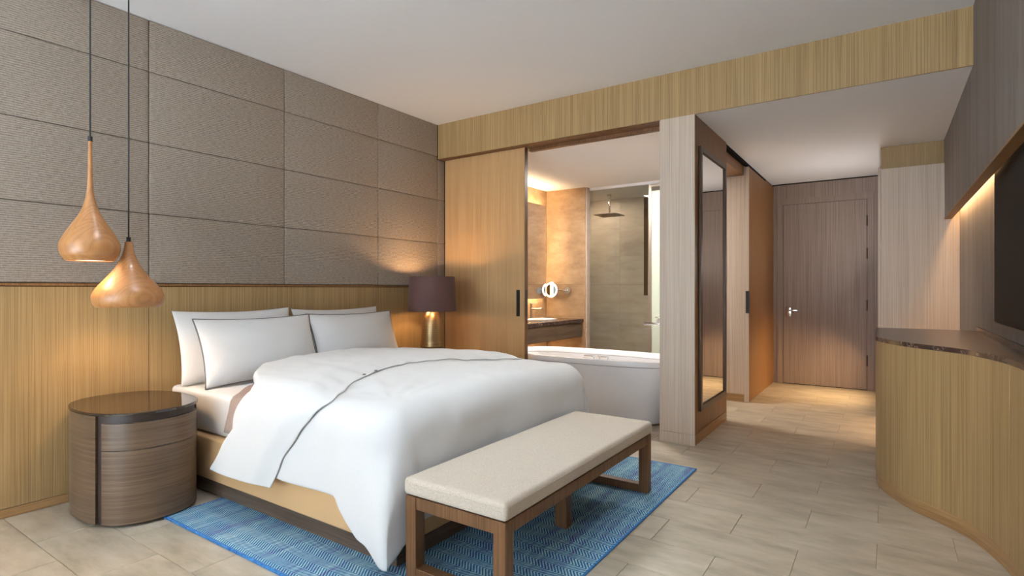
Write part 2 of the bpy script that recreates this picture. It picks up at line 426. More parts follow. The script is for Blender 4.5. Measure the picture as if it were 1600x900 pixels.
obj('door_handle', MB().box(2.690, 2.7245, 6.4295, 6.4325, 0.98, 1.225).box(2.7225, 2.7245, 6.4325, 6.475, 0.98, 1.225), 'black', d3)
struct('trim_4', box(2.664, 2.70, 5.475, 7.5, 2.60, 2.634), 'gap', 'dark sliding door track recess at the hall ceiling', 'track')
# end wall and entry door
we = struct('wall_end', box(2.5, 4.6, 8.07, 8.2, 0, 2.75), 'gap', 'grey oak end wall around the entry door', 'wall')
obj('wood_panel', box(2.718, 3.90, 8.05, 8.07, 2.435, 2.62), 'oak_grey', we)
obj('wood_panel', box(2.718, 2.765, 8.05, 8.07, 0, 2.4345), 'oak_grey', we)
obj('wood_panel', box(3.84, 3.90, 8.05, 8.07, 0, 2.4345), 'oak_grey', we)
obj('ceiling_gap', box(2.718, 3.90, 8.053, 8.07, 2.621, 2.635), 'gap', we)
d1 = struct('door_1', box(2.838, 3.768, 8.044, 8.068, 0.008, 2.352, bev=0.001, seg=1), 'oak_grey', 'grey oak entry door at the end of the hall', 'door')
fr = MB().box(2.767, 2.834, 8.038, 8.0695, 0, 2.354).box(3.772, 3.838, 8.038, 8.0695, 0, 2.354).box(2.767, 3.838, 8.038, 8.0695, 2.355, 2.433)
obj('door_frame', fr, 'oak_grey', d1)
obj('door_gap', MB().box(2.834, 2.838, 8.050, 8.069, 0, 2.355).box(3.768, 3.772, 8.050, 8.069, 0, 2.355).box(2.834, 3.772, 8.050, 8.069, 2.352, 2.355).box(2.834, 3.772, 8.050, 8.069, 0.0, 0.008), 'gap', d1)
obj('lock_plate', box(2.872, 2.938, 8.026, 8.0445, 0.885, 1.005, bev=0.008), 'chrome', d1, True, 40)
obj('door_lever', MB().cyl((2.905, 8.03, 0.965), (2.905, 7.985, 0.965), 0.012).box(2.893, 3.02, 7.972, 7.990, 0.955, 0.976, bev=0.006), 'chrome', d1, True, 40)
for z in (0.30, 0.98, 1.62, 2.02):
    obj('hinge', MB().cyl((3.770, 8.034, z), (3.770, 8.034, z + 0.13), 0.008, 12), 'bronze', d1, True, 40)
# wardrobe end of the hall
wd = struct('wall_wardrobe', box(3.93, 4.52, 6.47, 8.056, 0, 2.40), 'gap', 'pale oak wardrobe block between the console and the entry door', 'wall')
obj('wood_panel', box(3.922, 4.519, 6.45, 6.47, 0.0, 2.412, bev=0.001, seg=1), 'oak_pale', wd)
obj('side_stile', box(3.897, 3.920, 6.45, 8.05, 0.0, 2.430, bev=0.001, seg=1), 'oak_pale', wd)
obj('upper_panel', box(3.922, 4.519, 6.50, 6.52, 2.413, 2.634), 'oak', wd)
obj('upper_side', box(3.922, 3.935, 6.521, 8.05, 2.431, 2.634), 'oak_grey', wd)
# window wall behind the camera
wbk = struct('wall_back', MB().box(-0.1, 4.7, Y0 - 0.12, Y0, 0, 0.12).box(-0.1, 4.7, Y0 - 0.12, Y0, 2.8, 3.12)
             .box(-0.1, 0.12, Y0 - 0.12, Y0, 0.12, 2.8).box(4.2, 4.7, Y0 - 0.12, Y0, 0.12, 2.8), 'white_paint', 'white window wall behind the viewer', 'wall')
struct('window_1', MB().box(0.12, 0.17, Y0 - 0.1, Y0 - 0.04, 0.12, 2.8).box(4.15, 4.2, Y0 - 0.1, Y0 - 0.04, 0.12, 2.8).box(2.13, 2.19, Y0 - 0.1, Y0 - 0.04, 0.12, 2.8)
       .box(0.17, 4.15, Y0 - 0.1, Y0 - 0.04, 0.12, 0.17).box(0.17, 4.15, Y0 - 0.1, Y0 - 0.04, 2.75, 2.8), 'bronze', 'wide bronze framed window behind the viewer', 'window')
# ------------------------------------------------------------------ setting: bathroom shell
d2 = struct('door_2', box(0.03, 1.052, 4.50, 4.555, 0.01, 2.627, bev=0.002, seg=1), 'oak_honey_lit', 'oak sliding door panel between bed and bathroom', 'door')
obj('door_edge', box(1.0522, 1.055, 4.502, 4.555, 0.01, 2.626), 'walnut', d2)
obj('door_handle', MB().box(0.958, 0.998, 4.4975, 4.501, 0.978, 1.238).box(1.0552, 1.0565, 4.508, 4.548, 0.978, 1.238), 'black', d2)
pw = struct('wall_vanity', box(0.0, 0.585, 6.72, 6.80, 0, 2.62), 'gap', 'stone partition between the vanity and the shower', 'wall')
for j in range(6):
    z0 = j * 0.4367
    obj('stone_slab', box(0.0, 0.6, 6.70, 6.72, z0 + 0.001, min(z0 + 0.4357, 2.619)), 'led_lit_tile', pw)
obj('end_cap', box(0.585, 0.62, 6.7205, 6.81, 0, 2.619), 'wall_tile', pw)
ws = struct('wall_shower', box(0.0, 1.75, 7.89, 8.0, 0, 2.62), 'gap', 'stone back wall of the shower', 'wall')
for i in range(3):
    for j in range(6):
        z0 = j * 0.4367
        obj('stone_slab', box(i * 0.6 + 0.001, min(i * 0.6 + 0.6, 1.75) - 0.001, 7.87, 7.89, z0 + 0.001, min(z0 + 0.4357, 2.619)), 'wall_tile', ws)
struct('wall_side', box(1.75, 1.80, 6.535, 8.0, 0, 2.62), 'wall_tile', 'stone side wall of the shower', 'wall')
obj('wall_slot', box(0.985, 1.045, 7.864, 7.8705, 1.15, 2.60), 'bronze', ws)
struct('trim_5', box(0.62, 1.75, 6.80, 6.815, 2.585, 2.62), 'white_paint', 'white ceiling step at the front of the shower', 'trim')

# added unseen pale rug that bounces sunlight up, behind the viewer
ar = thing('bounce_rug', 'added unseen pale rug bouncing sunlight at the window end of the room', 'rug', (2.2, -3.2, 0))
obj('rug_pile', box(0.25, 4.15, -4.5, -2.0, 0.0005, 0.012, bev=0.003), 'bounce_pale', ar)
# ------------------------------------------------------------------ bed
bed = thing('bed', 'wide bed with tan leather base on a dark plinth under white bedding', 'bed', (1.1, 2.63, 0))
obj('plinth', box(0.03, 2.168, 1.733, 3.527, 0.012, 0.10, bev=0.002, seg=1), 'plinth', bed)
obj('base_frame', box(0.015, 2.188, 1.712, 3.548, 0.10, 0.352, bev=0.012, seg=3), 'leather', bed, True, 40)
def mattress(u, v):
    # cross-section ring over the width, pushed along X
    return None
mt = MB().box(0.02, 2.13, 1.752, 3.508, 0.352, 0.612, bev=0.045, seg=5)
bmesh.ops.subdivide_edges(mt.bm, edges=[e for e in mt.bm.edges if e.calc_length() > 0.15], cuts=14, use_grid_fill=True)
for v_ in mt.bm.verts:
    n_ = noise.noise(Vector((v_.co.x * 5, v_.co.y * 5, v_.co.z * 2)))
    v_.co.z += 0.004 * n_ if v_.co.z > 0.5 else 0
    if v_.co.y < 1.77: v_.co.y += 0.004 * noise.noise(Vector((v_.co.x * 22, 3.3, v_.co.z * 3))) + 0.010 * (1 - sstep(0.35, 0.5, v_.co.z)) * 0.3
obj('mattress', mt, 'cotton', bed, True)

# cloth cross-section: q runs across the bed (0 = centre line), offset e lifts the cloth off the one below
YC = 2.63
def across(q, half, R, ztop, dome, sgn_far=0):
    """returns y, z, ny, nz for signed arc position q"""
    s = 1 if q > 0 else -1; a = abs(q)
    if a <= half:
        t = a / half
        return YC + q, ztop + dome * (1 - t * t), 0.0, 1.0, s
    a -= half; th = min(a / R, PI / 2 * 0.97)
    y = half + R * math.sin(th); z = ztop - R * (1 - math.cos(th))
    a -= R * th
    if a > 0:
        y += a * math.cos(th); z -= a * math.sin(th)
    return YC + s * y, z, s * math.sin(th), math.cos(th), s
def wr(x, y, z, f, amp): return amp * noise.noise(Vector((x * f, y * f, z * f)))
def finish_cloth(o, th, sub=1):
    m = o.modifiers.new('thickness', 'SOLIDIFY'); m.thickness = th; m.offset = -1
    if sub:
        s_ = o.modifiers.new('smooth', 'SUBSURF'); s_.levels = sub; s_.render_levels = sub
    return o
# taupe blanket under the duvet: hugs the mattress
def blanket(u, v):
    q = lerp(-1.10, 1.10, v)
    side = sstep(0.55, 0.95, abs(q))
    xb = lerp(0.50, 0.82, side) - 0.05 * sstep(0.92, 1.12, abs(q))
    x = xb + 0.62 * u
    y, z, ny, nz, s = across(q, 0.86, 0.055, 0.620, 0.0)
    return (x, y, z + 0.0)
bl = obj('blanket', MB().grid(blanket, 14, 70), 'taupe', None, True, label='taupe blanket edge showing between the white mattress sheet and the duvet', category='blanket')
finish_cloth(bl, 0.006, 0)

# white duvet: body hanging over the side and the foot, with the head end folded back on top
dv = thing('duvet', 'white duvet draped over the bed with its head end folded back', 'duvet', (1.4, 2.63, 0.62))
XE, RF, RS, HALF, ZT, DOME = 2.045, 0.155, 0.165, 0.805, 0.715, 0.035
def body(u, v):
    # p along the bed, q across
    AF = 0.62                                           # overhang arc at the foot
    p = lerp(0.95, XE + AF, u)
    q = lerp(-1.0, 1.0, v)
    # side overhang arc: longer near the corner ear
    xx = min(p, XE)
    B = 0.531 + 0.02 * sstep(1.84, 1.90, xx) + 0.135 * max(0, min(1, (xx - 1.87) / (XE - 1.87)))
    qa = q * (HALF + B)
    a = max(0.0, p - XE); b = max(0.0, abs(qa) - HALF); s = 1 if qa > 0 else -1
    dome = DOME * (1 - min(1, abs(qa) / HALF) ** 2)
    if a == 0:
        y, z, ny, nz, _ = across(qa, HALF, RS, ZT, DOME)
        # soft fall towards the foot
        x = p
        nx = 0.0
    elif b == 0:
        th = min(a / RF, PI / 2 * 0.98)
        x = XE + RF * math.sin(th) + max(0, a - RF * th) * math.cos(th)
        z = ZT + dome * (1 - sstep(0, 0.3, a) * 0.6) - RF * (1 - math.cos(th)) - max(0, a - RF * th) * math.sin(th)
        y = YC + qa; nx, ny, nz = math.sin(th), 0, math.cos(th)
    else:
        ph = math.atan2(a / AF, b / B)
        r = max(a / AF, b / B) * (lerp(B, AF, ph / (PI / 2)) + 0.10 * math.sin(2 * ph))
        R = lerp(RS, RF, ph / (PI / 2))
        th = min(r / R, PI / 2 * 0.98)
        h = R * math.sin(th) + max(0, r - R * th) * math.cos(th)
        dz = R * (1 - math.cos(th)) + max(0, r - R * th) * math.sin(th)
        # fold ridge: the spare cloth of the corner stands a little proud
        fold = 0.030 * sstep(0.15, 0.5, dz) * math.sin(2 * ph) ** 2
        h2 = h + fold
        x = XE + min(h2 * math.sin(ph) ** lerp(1.0, 0.62, sstep(0.08, 0.35, dz)), 0.172)
        y = YC + s * (HALF + h * max(0.0, math.cos(ph)) ** lerp(0.7, 0.55, sstep(0.08, 0.35, dz)) + (0.045 if s < 0 else 0.02) * sstep(0.15, 0.55, dz) * math.sin(2 * ph) ** 2)
        z = ZT - dz; nx, ny, nz = math.sin(ph) * math.sin(th), s * math.cos(ph) * math.sin(th), math.cos(th)
    hang = ZT - z
    # ear of cloth in front of the side hem
    ear = 0.020 * sstep(0.1, 0.45, hang) * sstep(1.80, 1.90, x) if s < 0 and b > 0 else 0.0
    # sag and wrinkles
    side = sstep(0.05, 0.3, hang)
    wv = 0.0
    if b > 0 and a == 0: wv += side * 0.004 * math.sin(x * 13 + 1.0 + 0.5 * hang)
    if a > 0: wv += side * 0.008 * math.sin(qa * 9 + 0.8)
    if a > 0 and s > 0 and b > 0.0: wv += 0.014 * side * math.sin(math.atan2(a, b) * 26)
    top = wr(x, y, z, 3.0, 0.014) + wr(x + 7, y * 1.4, z, 8.0, 0.007)
    # long soft creases radiating from the near foot corner
    dx, dy = XE - x, (y - (YC - HALF))
    if dx > 0 and dy > 0:
        rr = math.hypot(dx, dy); an = math.atan2(dy, dx)
        top += 0.020 * math.exp(-((an - 1.0) / 0.12) ** 2) * math.exp(-((rr - 0.25) / 0.20) ** 2)
        top += 0.014 * math.exp(-((an - 1.32) / 0.07) ** 2) * math.exp(-((rr - 0.30) / 0.18) ** 2)
        top += 0.015 * math.exp(-((an - 0.55) / 0.10) ** 2) * math.exp(-((rr - 0.35) / 0.25) ** 2)
    d = wv + ear + top * lerp(1.0, 0.6, side)
    x += nx * min(d, 0.02); y += ny * d; z += nz * d
    if u < 0.14: z -= 0.04 * (1 - u / 0.14) ** 2
    return (min(x, 2.226), y, max(z, 0.045))
b_ = obj('duvet_body', MB().grid(body, 84, 130), 'cotton', dv, True)
finish_cloth(b_, 0.022)
# the folded head end
def fold_lines(q):
    """x of the crease and x of the flap edge against the arc position"""
    a = abs(q)
    crease = [(0, 0.55), (0.35, 0.57), (0.60, 0.64), (0.78, 0.84), (0.90, 1.05), (1.02, 1.11), (1.12, 1.05), (1.28, 0.91), (1.48, 0.735)]
    edge = [(0, 1.36), (0.35, 1.42), (0.60, 1.52), (0.78, 1.66), (0.90, 1.72), (1.02, 1.66), (1.12, 1.58), (1.28, 1.45), (1.48, 1.335)]
    def ev(t):
        for (x0, v0), (x1, v1) in zip(t, t[1:]):
            if a <= x1:
                k = (a - x0) / (x1 - x0); return lerp(v0, v1, k * k * (3 - 2 * k) * 0.4 + k * 0.6)
        return t[-1][1]
    return ev(crease), ev(edge)
def flap(u, v):
    B = 0.615
    q = lerp(-1, 1, v) * (HALF + 0.005 + B)
    c, e = fold_lines(q)
    y, z, ny, nz, s = across(q, HALF + 0.005, RS + 0.022, ZT + 0.022, DOME)
    # roll at the crease: first part of u runs underneath and round the fold
    L = e - c
    if u < 0.10:
        t = u / 0.10; x = c + 0.045 + 0.10 * (1 - t); lift = -0.058
    elif u < 0.24:
        t = (u - 0.10) / 0.14; an = PI * t
        x = c + 0.045 - 0.045 * math.sin(an); lift = -0.058 + 0.040 * (1 - math.cos(an))
    else:
        t = (u - 0.24) / 0.76; x = c + 0.045 + (L - 0.045) * t; lift = 0.022 - 0.033 * sstep(0.70, 1, t)
    hang = ZT - z
    side = sstep(0.05, 0.3, hang)
    w_ = side * 0.004 * math.sin(x * 13 + 1.0 + 0.5 * hang)
    w_ += (wr(x, y, z, 3.0, 0.014) + wr(x + 7, y * 1.4, z, 8.0, 0.007)) * lerp(1.0, 0.6, side)
    if u > 0.24:
        w_ += 0.007 * math.exp(-((u - 0.93) / 0.06) ** 2) * math.sin(y * 34 + 2 * math.sin(y * 5)) * (1 - side)
    d = lift + w_
    return (x, y + ny * d, z + nz * d)
f_ = obj('folded_flap', MB().grid(flap, 60, 130), 'cotton', dv, True)
finish_cloth(f_, 0.009)
for yy in (2.13, 2.27):
    c_, e_ = fold_lines(yy - YC)
    obj('duvet_button', MB().lathe([(0.0, 0.757), (0.009, 0.757), (0.010, 0.761), (0.0, 0.764)], e_ + 0.012, yy, 12, False), 'piping', dv, True)

# ------------------------------------------------------------------ pillows
def pillow(name, label, base, width, height, thick, tilt, lean_y=0.0, piped=False, seed=0, yaw=0.0):
    """base = (x, y, z) of the middle of the bottom edge; tilt leans the top back to the wall"""
    th = thing(name, label, 'pillow', base, 'pillows against the headboard')
    B = Vector(base)
    rot = Matrix.Rotation(yaw, 3, 'Z') @ Matrix.Rotation(-tilt, 3, 'Y') @ Matrix.Rotation(lean_y, 3, 'X')
    def outline(u, v):
        # edges pulled in between the pointed corners
        px = (1 - 0.055 * (1 - v * v) ** 1.0) if True else 1
        pz = (1 - 0.085 * (1 - u * u))
        return u * px * width / 2, v * pz * height / 2 + height / 2
    def P(u, v, side):
        y, z = outline(u, v)
        t = max(0.0, (1 - abs(u) ** 2.6)) ** 0.62 * max(0.0, (1 - abs(v) ** 2.6)) ** 0.62
        sag = 0.12 * (1 - sstep(-1, 0.6, v))
        n_ = noise.noise(Vector((u * 1.7 + seed, v * 1.7, side * 3))) * 0.16 + noise.noise(Vector((u * 5 + seed, v * 4, side))) * 0.04
        rad = 0
        for cu, cv in ((-1, 1), (1, 1), (-1, -1), (1, -1)):
            dd = math.hypot((u - cu) * 1.4, v - cv); aa = math.atan2(v - cv, (u - cu) * 1.4)
            rad += math.exp(-((dd - 0.45) / 0.28) ** 2) * math.sin(aa * 16 + seed) * 0.035
        x = side * thick / 2 * t * (1 + sag + n_ + rad)
        return B + rot @ Vector((x, y, z))
    N1, N2 = 36, 26
    mb = MB(); bm = mb.bm
    def sp(i, N):
        k = i / N * 2 - 1
        return math.copysign(1 - (1 - abs(k)) ** 1.35, k)
    F = [[bm.verts.new(P(sp(i, N1), sp(j, N2), 1)) for j in range(N2 + 1)] for i in range(N1 + 1)]
    G = [[(F[i][j] if i in (0, N1) or j in (0, N2) else bm.verts.new(P(sp(i, N1), sp(j, N2), -1))) for j in range(N2 + 1)] for i in range(N1 + 1)]
    for g_, fl_ in ((F, False), (G, True)):
        for i in range(N1):
            for j in range(N2):
                q_ = [g_[i][j], g_[i + 1][j], g_[i + 1][j + 1], g_[i][j + 1]]
                if fl_: q_.reverse()
                try: bm.faces.new(q_)
                except ValueError: pass
    rim = []
    for i in range(N1): rim.append(P(sp(i, N1), -1, 1))
    for j in range(N2): rim.append(P(1, sp(j, N2), 1))
    for i in range(N1, 0, -1): rim.append(P(sp(i, N1), 1, 1))
    for j in range(N2, 0, -1): rim.append(P(-1, sp(j, N2), 1))
    obj('pillow_cover', mb, 'cotton', th, True)
    if piped: obj('piping', MB().tube(rim, 0.005, 6, True), 'piping', th, True)
    return th
pillow('pillow', 'plain white pillow against the headboard, behind the left piped pillow', (0.205, 2.165, 0.616), 0.86, 0.505, 0.125, 0.26, seed=1.3)
pillow('pillow', 'plain white pillow against the headboard, behind the right piped pillow', (0.205, 3.05, 0.616), 0.88, 0.49, 0.125, 0.26, seed=4.1)
pillow('piped_pillow', 'white pillow with grey piping, the nearer one by the oval nightstand', (0.435, 2.205, 0.618), 0.865, 0.465, 0.17, 0.36, piped=True, seed=2.2)
pillow('piped_pillow', 'white pillow with grey piping, the farther one towards the table lamp', (0.425, 3.05, 0.618), 0.865, 0.465, 0.17, 0.36, piped=True, seed=6.7)

# ------------------------------------------------------------------ rug and bench
rg = thing('rug', 'blue herringbone woven rug under the bed foot and bench', 'rug', (1.8, 2.63, 0))
obj('rug_weave', box(0.715, 2.875, 1.425, 3.838, 0.0005, 0.010), 'rug', rg)
obj('binding', MB().box(0.705, 2.885, 1.41, 1.4255, 0.0005, 0.011, bev=0.003).box(0.705, 2.885, 3.8375, 3.853, 0.0005, 0.011, bev=0.003)
    .box(0.705, 0.716, 1.4255, 3.8375, 0.0005, 0.0105, bev=0.003).box(2.874, 2.885, 1.4255, 3.8375, 0.0005, 0.0105, bev=0.003), 'rug_edge', rg)
bn = thing('bench', 'walnut bench with an oatmeal linen cushion at the foot of the bed', 'bench', (2.51, 2.485, 0.0105))
BX0, BX1, BY0, BY1, T = 2.252, 2.775, 1.705, 3.265, 0.058
for x in (BX0, BX1 - T):
    for y in (BY0, BY1 - T):
        obj('leg', box(x, x + T, y, y + T, 0.0108, 0.362, bev=0.002, seg=1), 'walnut', bn)
for y in (BY0, BY1 - T):
    obj('end_rail', box(BX0 + T, BX1 - T, y + 0.002, y + T - 0.002, 0.308, 0.361, bev=0.002, seg=1), 'walnut', bn)
    obj('foot_rail', box(BX0 + T, BX1 - T, y + 0.002, y + T - 0.002, 0.0108, 0.058, bev=0.002, seg=1), 'walnut', bn)
for x in (BX0, BX1 - T):
    obj('long_rail', box(x + 0.002, x + T - 0.002, BY0 + T, BY1 - T, 0.308, 0.361, bev=0.002, seg=1), 'walnut', bn)
obj('middle_leg', box(2.535, 2.605, 2.50, 2.56, 0.0108, 0.340, bev=0.002, seg=1), 'walnut', bn)
obj('cross_rail', box(BX0 + T, BX1 - T, 2.50, 2.56, 0.3075, 0.360), 'walnut', bn)
def cushion():
    mb = MB().box(2.243, 2.782, 1.698, 3.272, 0.364, 0.438, bev=0.024, seg=4)
    bmesh.ops.subdivide_edges(mb.bm, edges=[e for e in mb.bm.edges if e.calc_length() > 0.3], cuts=12, use_grid_fill=True)
    for v in mb.bm.verts:
        if v.co.z > 0.43:
            a = min(v.co.x - 2.243, 2.782 - v.co.x) / 0.27; b = min(v.co.y - 1.698, 3.272 - v.co.y) / 0.5
            v.co.z += 0.010 * min(1, a) ** 0.7 * min(1, max(b, 0)) ** 0.5
    return mb
cu = obj('cushion', cushion(), 'bench_fabric', bn, True, 50)
rim = []
for (cx_, cy_, a0) in ((2.782 - .03, 3.272 - .03, 0), (2.243 + .03, 3.272 - .03, 90), (2.243 + .03, 1.698 + .03, 180), (2.782 - .03, 1.698 + .03, 270)):
    for k in range(7):
        an = math.radians(a0 + 15 * k); rim.append((cx_ + 0.0275 * math.cos(an), cy_ + 0.0275 * math.sin(an), 0.419))
obj('welt', MB().tube(rim, 0.0032, 6, True), 'bench_fabric', cu, True)

# ------------------------------------------------------------------ nightstands
NX, NY, NA, NB = 0.372, 1.405, 0.366, 0.278
def oval(a0, a1, n, A, B, cx=NX, cy=NY, e=2.35):
    pts = []
    for i in range(n + 1):
        t = math.radians(lerp(a0, a1, i / n)); c, s_ = math.cos(t), math.sin(t)
        pts.append((cx + A * math.copysign(abs(c) ** (2 / e), c), cy + B * math.copysign(abs(s_) ** (2 / e), s_)))
    return pts
def full(A, B, n=72): return oval(0, 360, n, A, B)[:-1]
def nightstand(label):
    t = thing('nightstand', label, 'nightstand', (NX, NY, 0), 'oval nightstands beside the bed')
    obj('base', MB().prism(full(NA - 0.042, NB - 0.042), 0.001, 0.018), 'black', t)
    obj('carcass', MB().prism(full(NA - 0.012, NB - 0.012), 0.018, 0.572), 'groove', t, True, 40)
    # shells: front face between the grooves (towards +X) and the wrapping back
    def shell(a0, a1, z0, z1, n=40, off=0.0):
        o_ = oval(a0, a1, n, NA - off, NB - off); i_ = oval(a1, a0, n, NA - 0.014, NB - 0.014)
        return MB().prism(o_ + i_, z0, z1)
    A0 = 57.0
    obj('drawer_front', shell(-A0, A0, 0.405, 0.545), 'stand', t, True, 40)
    obj('drawer_front', shell(-A0, A0, 0.018, 0.402), 'stand', t, True, 40)
    obj('back_shell', shell(A0 + 7, 360 - A0 - 7, 0.018, 0.582, 60), 'stand', t, True, 40)
    obj('top_rail', MB().prism(full(NA - 0.010, NB - 0.010), 0.572, 0.584), 'groove', t, True, 40)
    tp = MB().loops([[(x, y, z) for x, y in full(NA + o, NB + o)] for o, z in ((0.002, 0.584), (0.006, 0.586), (0.006, 0.597), (0.003, 0.600))])
    obj('glass_top', tp, 'glass_top', t, True, 40)
    return t
def copy_tree(o, parent=None):
    c = o.copy(); COL.objects.link(c); c.parent = parent
    for ch in list(o.children): copy_tree(ch, c)
    return c
ns = nightstand('oval brown nightstand with a bronze glass top, at the near side of the bed')
ns2 = copy_tree(ns); ns2.location = (NX, 2 * YC - NY, 0)
ns2['label'] = 'oval brown nightstand beyond the bed carrying the table lamp'

# ------------------------------------------------------------------ table lamp
LX, LY = 0.345, 3.955
tl = thing('table_lamp', 'brass bullet table lamp with a plum brown drum shade', 'lamp', (LX, LY, 0.6005))
prof = [(0.0, 0.6005), (0.098, 0.6005), (0.100, 0.610), (0.104, 0.63), (0.106, 0.66)]
obj('lamp_foot', MB().lathe(prof + [(0.1065, 0.680), (0.0, 0.680)], LX, LY, 40, False), 'brass', tl, True, 35)
obj('lamp_ring', MB().lathe([(0.0, 0.680), (0.1085, 0.680), (0.1085, 0.685), (0.0, 0.685)], LX, LY, 40, False), 'brass', tl, True, 35)
body_p = [(0.0, 0.685), (0.106, 0.685), (0.106, 0.75), (0.103, 0.82), (0.097, 0.89), (0.087, 0.95), (0.072, 1.00), (0.05, 1.035), (0.025, 1.052), (0.0, 1.057)]
obj('lamp_body', MB().lathe(catmull(body_p, 4), LX, LY, 40, False), 'brass', tl, True, 35)
obj('lamp_stem', MB().cyl((LX, LY, 1.05), (LX, LY, 1.15), 0.010, 12), 'brass', tl, True)
def shade_mesh():
    rings = []
    for r, z in ((0.232, 1.035), (0.216, 1.365), (0.213, 1.365), (0.229, 1.035)):
        rings.append([(LX + r * math.cos(2 * PI * j / 56), LY + r * math.sin(2 * PI * j / 56), z) for j in range(56)])
    return MB().loops(rings, True, False, True)
obj('lamp_shade', shade_mesh(), 'shade', tl, True, 40)
spider = MB()
for k in range(3):
    an = 2 * PI * k / 3; spider.cyl((LX, LY, 1.145), (LX + 0.222 * math.cos(an), LY + 0.222 * math.sin(an), 1.145), 0.002, 6)
obj('shade_spider', spider, 'bronze', tl)
bulb_o = obj('lamp_bulb', MB().lathe(catmull([(0.0, 1.15), (0.016, 1.155), (0.030, 1.19), (0.028, 1.22), (0.0, 1.235)], 4), LX, LY, 20, False), 'glow', tl, True)
bulb('lamp_light', (LX, LY + 0.0, 1.27), 16.0, WARM, 0.04)
for k in range(2):
    bulb('lamp_light_low', (LX + (0.11 if k == 0 else -0.05), LY - 0.11, 1.09), 3.0, WARM, 0.03) if True else None

# ------------------------------------------------------------------ pendant lamps
def pendant(label, x, y, prof, cord_top=3.0):
    z0 = prof[-1][1]
    t = thing('pendant_lamp', label, 'lamp', (x, y, prof[-1][1]), None)
    ring = catmull(prof, 5)
    inner = [(max(r - 0.006, 0.002), z + 0.0) for r, z in reversed(ring) if z < prof[0][1] - 0.04]
    obj('shade', MB().lathe(ring + inner, x, y, 48, False), 'lampwood', t, True, 60)
    obj('cap', MB().lathe([(0.0, prof[0][1] - 0.001), (0.011, prof[0][1] - 0.001), (0.011, prof[0][1] + 0.026), (0.0, prof[0][1] + 0.026)], x, y, 20, False), 'black', t, True, 40)
    obj('cord', MB().cyl((x, y, prof[0][1] + 0.025), (x, y, cord_top), 0.0042, 8), 'cord', t, True)
    rb = prof[-1][0]
    obj('diffuser', MB().lathe([(0.0, z0 + 0.006), (rb - 0.007, z0 + 0.006), (rb - 0.007, z0 + 0.010), (0.0, z0 + 0.010)], x, y, 40, False), 'glow', t)
    return t
k1, c1 = 0.00350, 0.0
def prof1(px, zz, k): return [(h * k, z) for h, z in zip(px, zz)]
p1x = [2.6, 3.0, 3.8, 6.0, 12.8, 24, 32.5, 38.3, 39.2, 37.2, 34.0, 31.0]
p1y = [223, 257, 290, 310, 333, 353, 367, 380, 389, 399, 404, 408.3]
A1 = (0.40, 1.180)
pendant('slender teardrop wooden pendant lamp, the higher one with the longer neck', *A1, prof1(p1x, [1.25 - (y - 451) * 0.00350 * 1.0 for y in p1y], 0.00346))
p2x = [5.0, 6.2, 9.0, 16.5, 28.0, 41.5, 46.6, 47.2, 45.0, 41.5]
p2y = [378.5, 388, 400, 417, 433, 450, 460, 467, 475, 479.5]
A2 = (0.40, 1.363)
pendant('squat onion shaped wooden pendant lamp, the lower one over the nightstand', *A2, prof1(p2x, [1.25 - (y - 451) * 0.00367 for y in p2y], 0.00367))
def spot(name, loc, watts, color, deg, r):
    l = bpy.data.lights.new(name, 'SPOT'); l.energy = watts; l.color = color; l.spot_size = math.radians(deg); l.spot_blend = 0.6; l.shadow_soft_size = r
    o = bpy.data.objects.new(name, l); COL.objects.link(o); o.location = loc
spot('pendant_light', (A1[0], A1[1], 1.385), 5, WARM, 165, 0.06)
spot('pendant_light', (A2[0], A2[1], 1.125), 15, WARM, 165, 0.08)

# ------------------------------------------------------------------ hall mirror
wm = thing('wall_mirror', 'tall narrow mirror in a dark bronze frame on the pillar', 'mirror', (2.715, 4.96, 0.26))
fm = MB()
x0, x1 = 2.7105, 2.732; ya, yb, za, zb, t_ = 4.525, 5.385, 0.258, 2.405, 0.045
fm.box(x0, x1, ya, ya + t_, za, zb, bev=0.003).box(x0, x1, yb - t_, yb, za, zb, bev=0.003).box(x0, x1, ya + t_, yb - t_, za, za + t_, bev=0.003).box(x0, x1, ya + t_, yb - t_, zb - t_, zb, bev=0.003)
obj('mirror_frame', fm, 'bronze', wm)
obj('mirror_glass', box(2.7105, 2.719, ya + t_, yb - t_, za + t_, zb - t_), 'mirror', wm)

# ------------------------------------------------------------------ console and television
front = catmull([(3.906, 4.95, 0), (3.906, 4.45, 0), (3.915, 4.225, 0), (3.942, 4.115, 0), (4.013, 3.95, 0), (4.10, 3.81, 0), (4.18, 3.725, 0), (4.235, 3.66, 0),
                 (4.28, 3.60, 0), (4.32, 3.525, 0), (4.357, 3.425, 0), (4.388, 3.317, 0), (4.410, 3.212, 0)], 6)
front = [(3.906, 5.2)] + [(p[0], p[1]) for p in front]
tail = [(p[0], p[1]) for p in catmull([(4.411, 3.205, 0), (4.428, 3.04, 0), (4.438, 2.8, 0), (4.442, 2.4, 0), (4.442, 1.0, 0)], 5)]
cs = thing('console', 'curved oak console with a dark marble top under the television', 'console', (4.25, 3.6, 0))
def inset(P, d):
    out = []
    for i, p in enumerate(P):
        a = Vector(P[max(i - 1, 0)]); b = Vector(P[min(i + 1, len(P) - 1)]); t = (b - a).normalized()
        out.append((p[0] - t.y * d, p[1] + t.x * d))
    return out
XB = 4.519
obj('curved_panel', MB().prism(front + [(XB, front[-1][1]), (XB, 5.2)], 0.078, 0.918), 'oak', cs, True, 30)
obj('side_panel', MB().prism(tail + [(XB, 1.0), (XB, tail[0][1])], 0.078, 0.918), 'oak', cs, True, 30)
allp = front + tail
bi = inset(allp, 0.003)
obj('base_band', MB().prism(bi + [(XB, 1.0), (XB, 5.195)], 0.001, 0.0775), 'oak_base', cs, True, 30)
